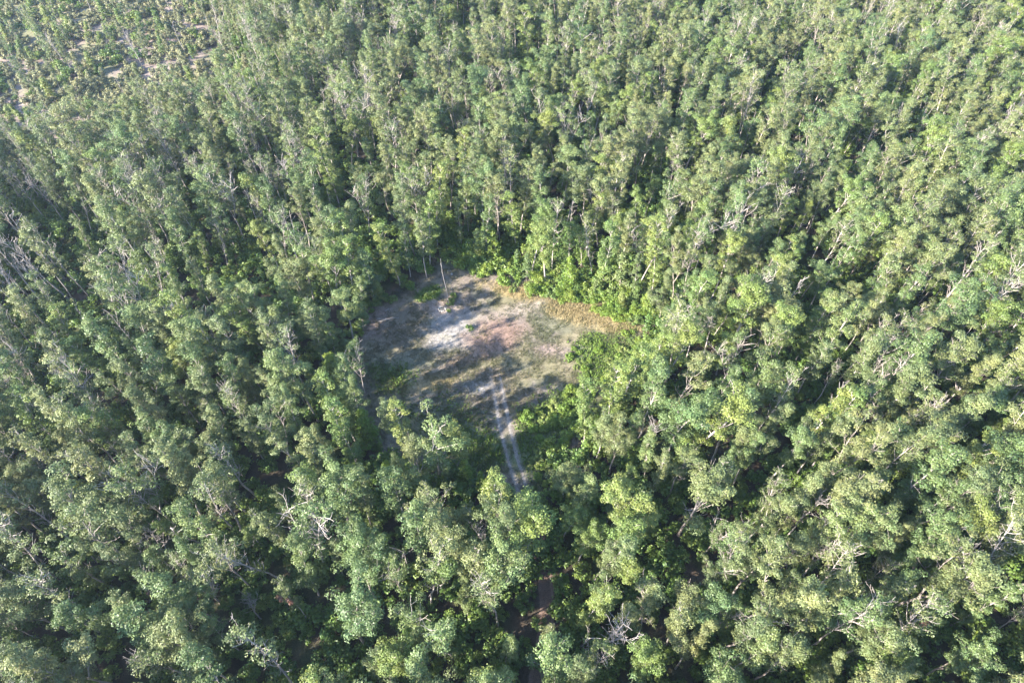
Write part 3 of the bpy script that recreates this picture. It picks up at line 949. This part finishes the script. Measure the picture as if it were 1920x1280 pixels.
def stone_mesh(seed, s, mat, name='stone', sq=.7):
    import bmesh
    g = np.random.default_rng(seed)
    bm = bmesh.new(); bmesh.ops.create_icosphere(bm, subdivisions=2, radius=s)
    ax = g.random(3) * .5 + .75
    for v in bm.verts:
        k = 1 + .22 * (vnoise(v.co.x / s * 1.3 + seed, v.co.y / s * 1.3 + v.co.z / s, 1, seed) - .5) * 2
        v.co = Vector((v.co.x * ax[0] * k, v.co.y * ax[1] * k, v.co.z * ax[2] * sq * k))
    me = bpy.data.meshes.new(name); bm.to_mesh(me); bm.free(); me.materials.append(mat)
    return me


c = ground_at(829, 579); fr = empty('fire_ring', (c[0], c[1], float(ground_z(*c))))
tag(fr, 'ring of pale stones round a dark burnt fire spot', 'fire ring')
sg2 = np.random.default_rng(8)
sms = [stone_mesh(k, .17, mr) for k in range(4)]
for k in range(12):
    a = k / 12 * 6.28 + sg2.normal() * .06
    s_ = part('stone', sms[k % 4], fr); s_.location = (math.cos(a) * .72, math.sin(a) * .62, .06); s_.rotation_euler = (0, 0, sg2.random() * 6); s_.scale = (.8 + .5 * sg2.random(),) * 3
ash = Geo(); th = np.linspace(0, 6.2832, 25)[:-1]
av = np.concatenate([np.c_[np.cos(th) * r_, np.sin(th) * r_ * .85, np.full(24, z_)] for r_, z_ in ((.66, .01), (.5, .05), (.2, .09), (.02, .10))])
i_ = np.arange(24); j_ = (i_ + 1) % 24
ash.v.append(av); ash.n = len(av)
ash.f.append(np.concatenate([np.stack([i_ + 24 * k, j_ + 24 * k, j_ + 24 * (k + 1), i_ + 24 * (k + 1)], -1) for k in range(3)])); ash.t.append(np.ones((72, 3)))
part('ash_bed', ash.mesh('ash_bed', ma, True), fr)
for k, (px, py, s, lb) in enumerate([(847, 514, .32, 'pale boulder on the turf beyond the bare pole'), (838, 586, .22, 'small pale rock just outside the fire ring')]):
    c = ground_at(px, py); o_ = bpy.data.objects.new('rock', stone_mesh(20 + k, s, mr, 'rock')); COL.objects.link(o_)
    o_.location = (c[0], c[1], float(ground_z(*c)) + s * .3); tag(o_, lb, 'rock')

# withered red sprays hanging in a few crowns
rg = np.random.default_rng(77)
for k, (px, py) in enumerate([(525, 1160), (490, 1125), (300, 1080), (1785, 1165), (935, 405)]):
    best = min(picked, key=lambda t: 1e9 if t['kind'] in ('dead', 'young') else math.hypot(project(t['x'], t['y'], t['z'] + t['h'] * .82)[0] - px, project(t['x'], t['y'], t['z'] + t['h'] * .82)[1] - py))
    gq = Geo()
    # the spray sits on the camera-lit side of that crown, in the tree's own axes
    o_ = best['obj']
    a = R(200 + 120 * rg.random()) - best['rz']
    for i in range(5):
        clump(gq, rg, np.array([math.cos(a) * 1.9, math.sin(a) * 1.9, FORMS[best['kind']][best['form']]['H'] * .84 - i * .45]) + rg.normal(size=3) * .12, .5, 40, .3)
    sp = part('withered_spray', gq.mesh('withered_spray', M['leaf_dead']), o_)
    sp['label'] = 'withered reddish-brown spray of dead leaves'

# ------------------------------------------------------------------ air
HAZE = 0.00015
if HAZE:
    hv = np.array([(x, y, z) for z in (-4, CAM_H + 6) for (x, y) in ((-3600, -3600), (3600, -3600), (3600, 3600), (-3600, 3600))], float)
    hv[:, :2] *= np.array([360, 360]) / 3600
    hv[:, 1] += 130
    hme = bpy.data.meshes.new('haze')
    hme.from_pydata(hv.tolist(), [], [(3, 2, 1, 0), (4, 5, 6, 7), (0, 1, 5, 4), (1, 2, 6, 5), (2, 3, 7, 6), (3, 0, 4, 7)])
    hm = bpy.data.materials.new('haze_air'); hm.use_nodes = True
    hn = hm.node_tree; hn.nodes.remove(hn.nodes['Principled BSDF'])
    pv = hn.nodes.new('ShaderNodeVolumePrincipled'); pv.inputs['Density'].default_value = HAZE
    pv.inputs['Color'].default_value = (.62, .77, 1.0, 1); pv.inputs['Anisotropy'].default_value = .5
    hn.links.new(pv.outputs[0], hn.nodes['Material Output'].inputs['Volume'])
    hme.materials.append(hm)
    ho = bpy.data.objects.new('haze', hme); COL.objects.link(ho); ho['kind'] = 'stuff'
    tag(ho, 'thin pale blue haze filling the air above the forest', 'haze')
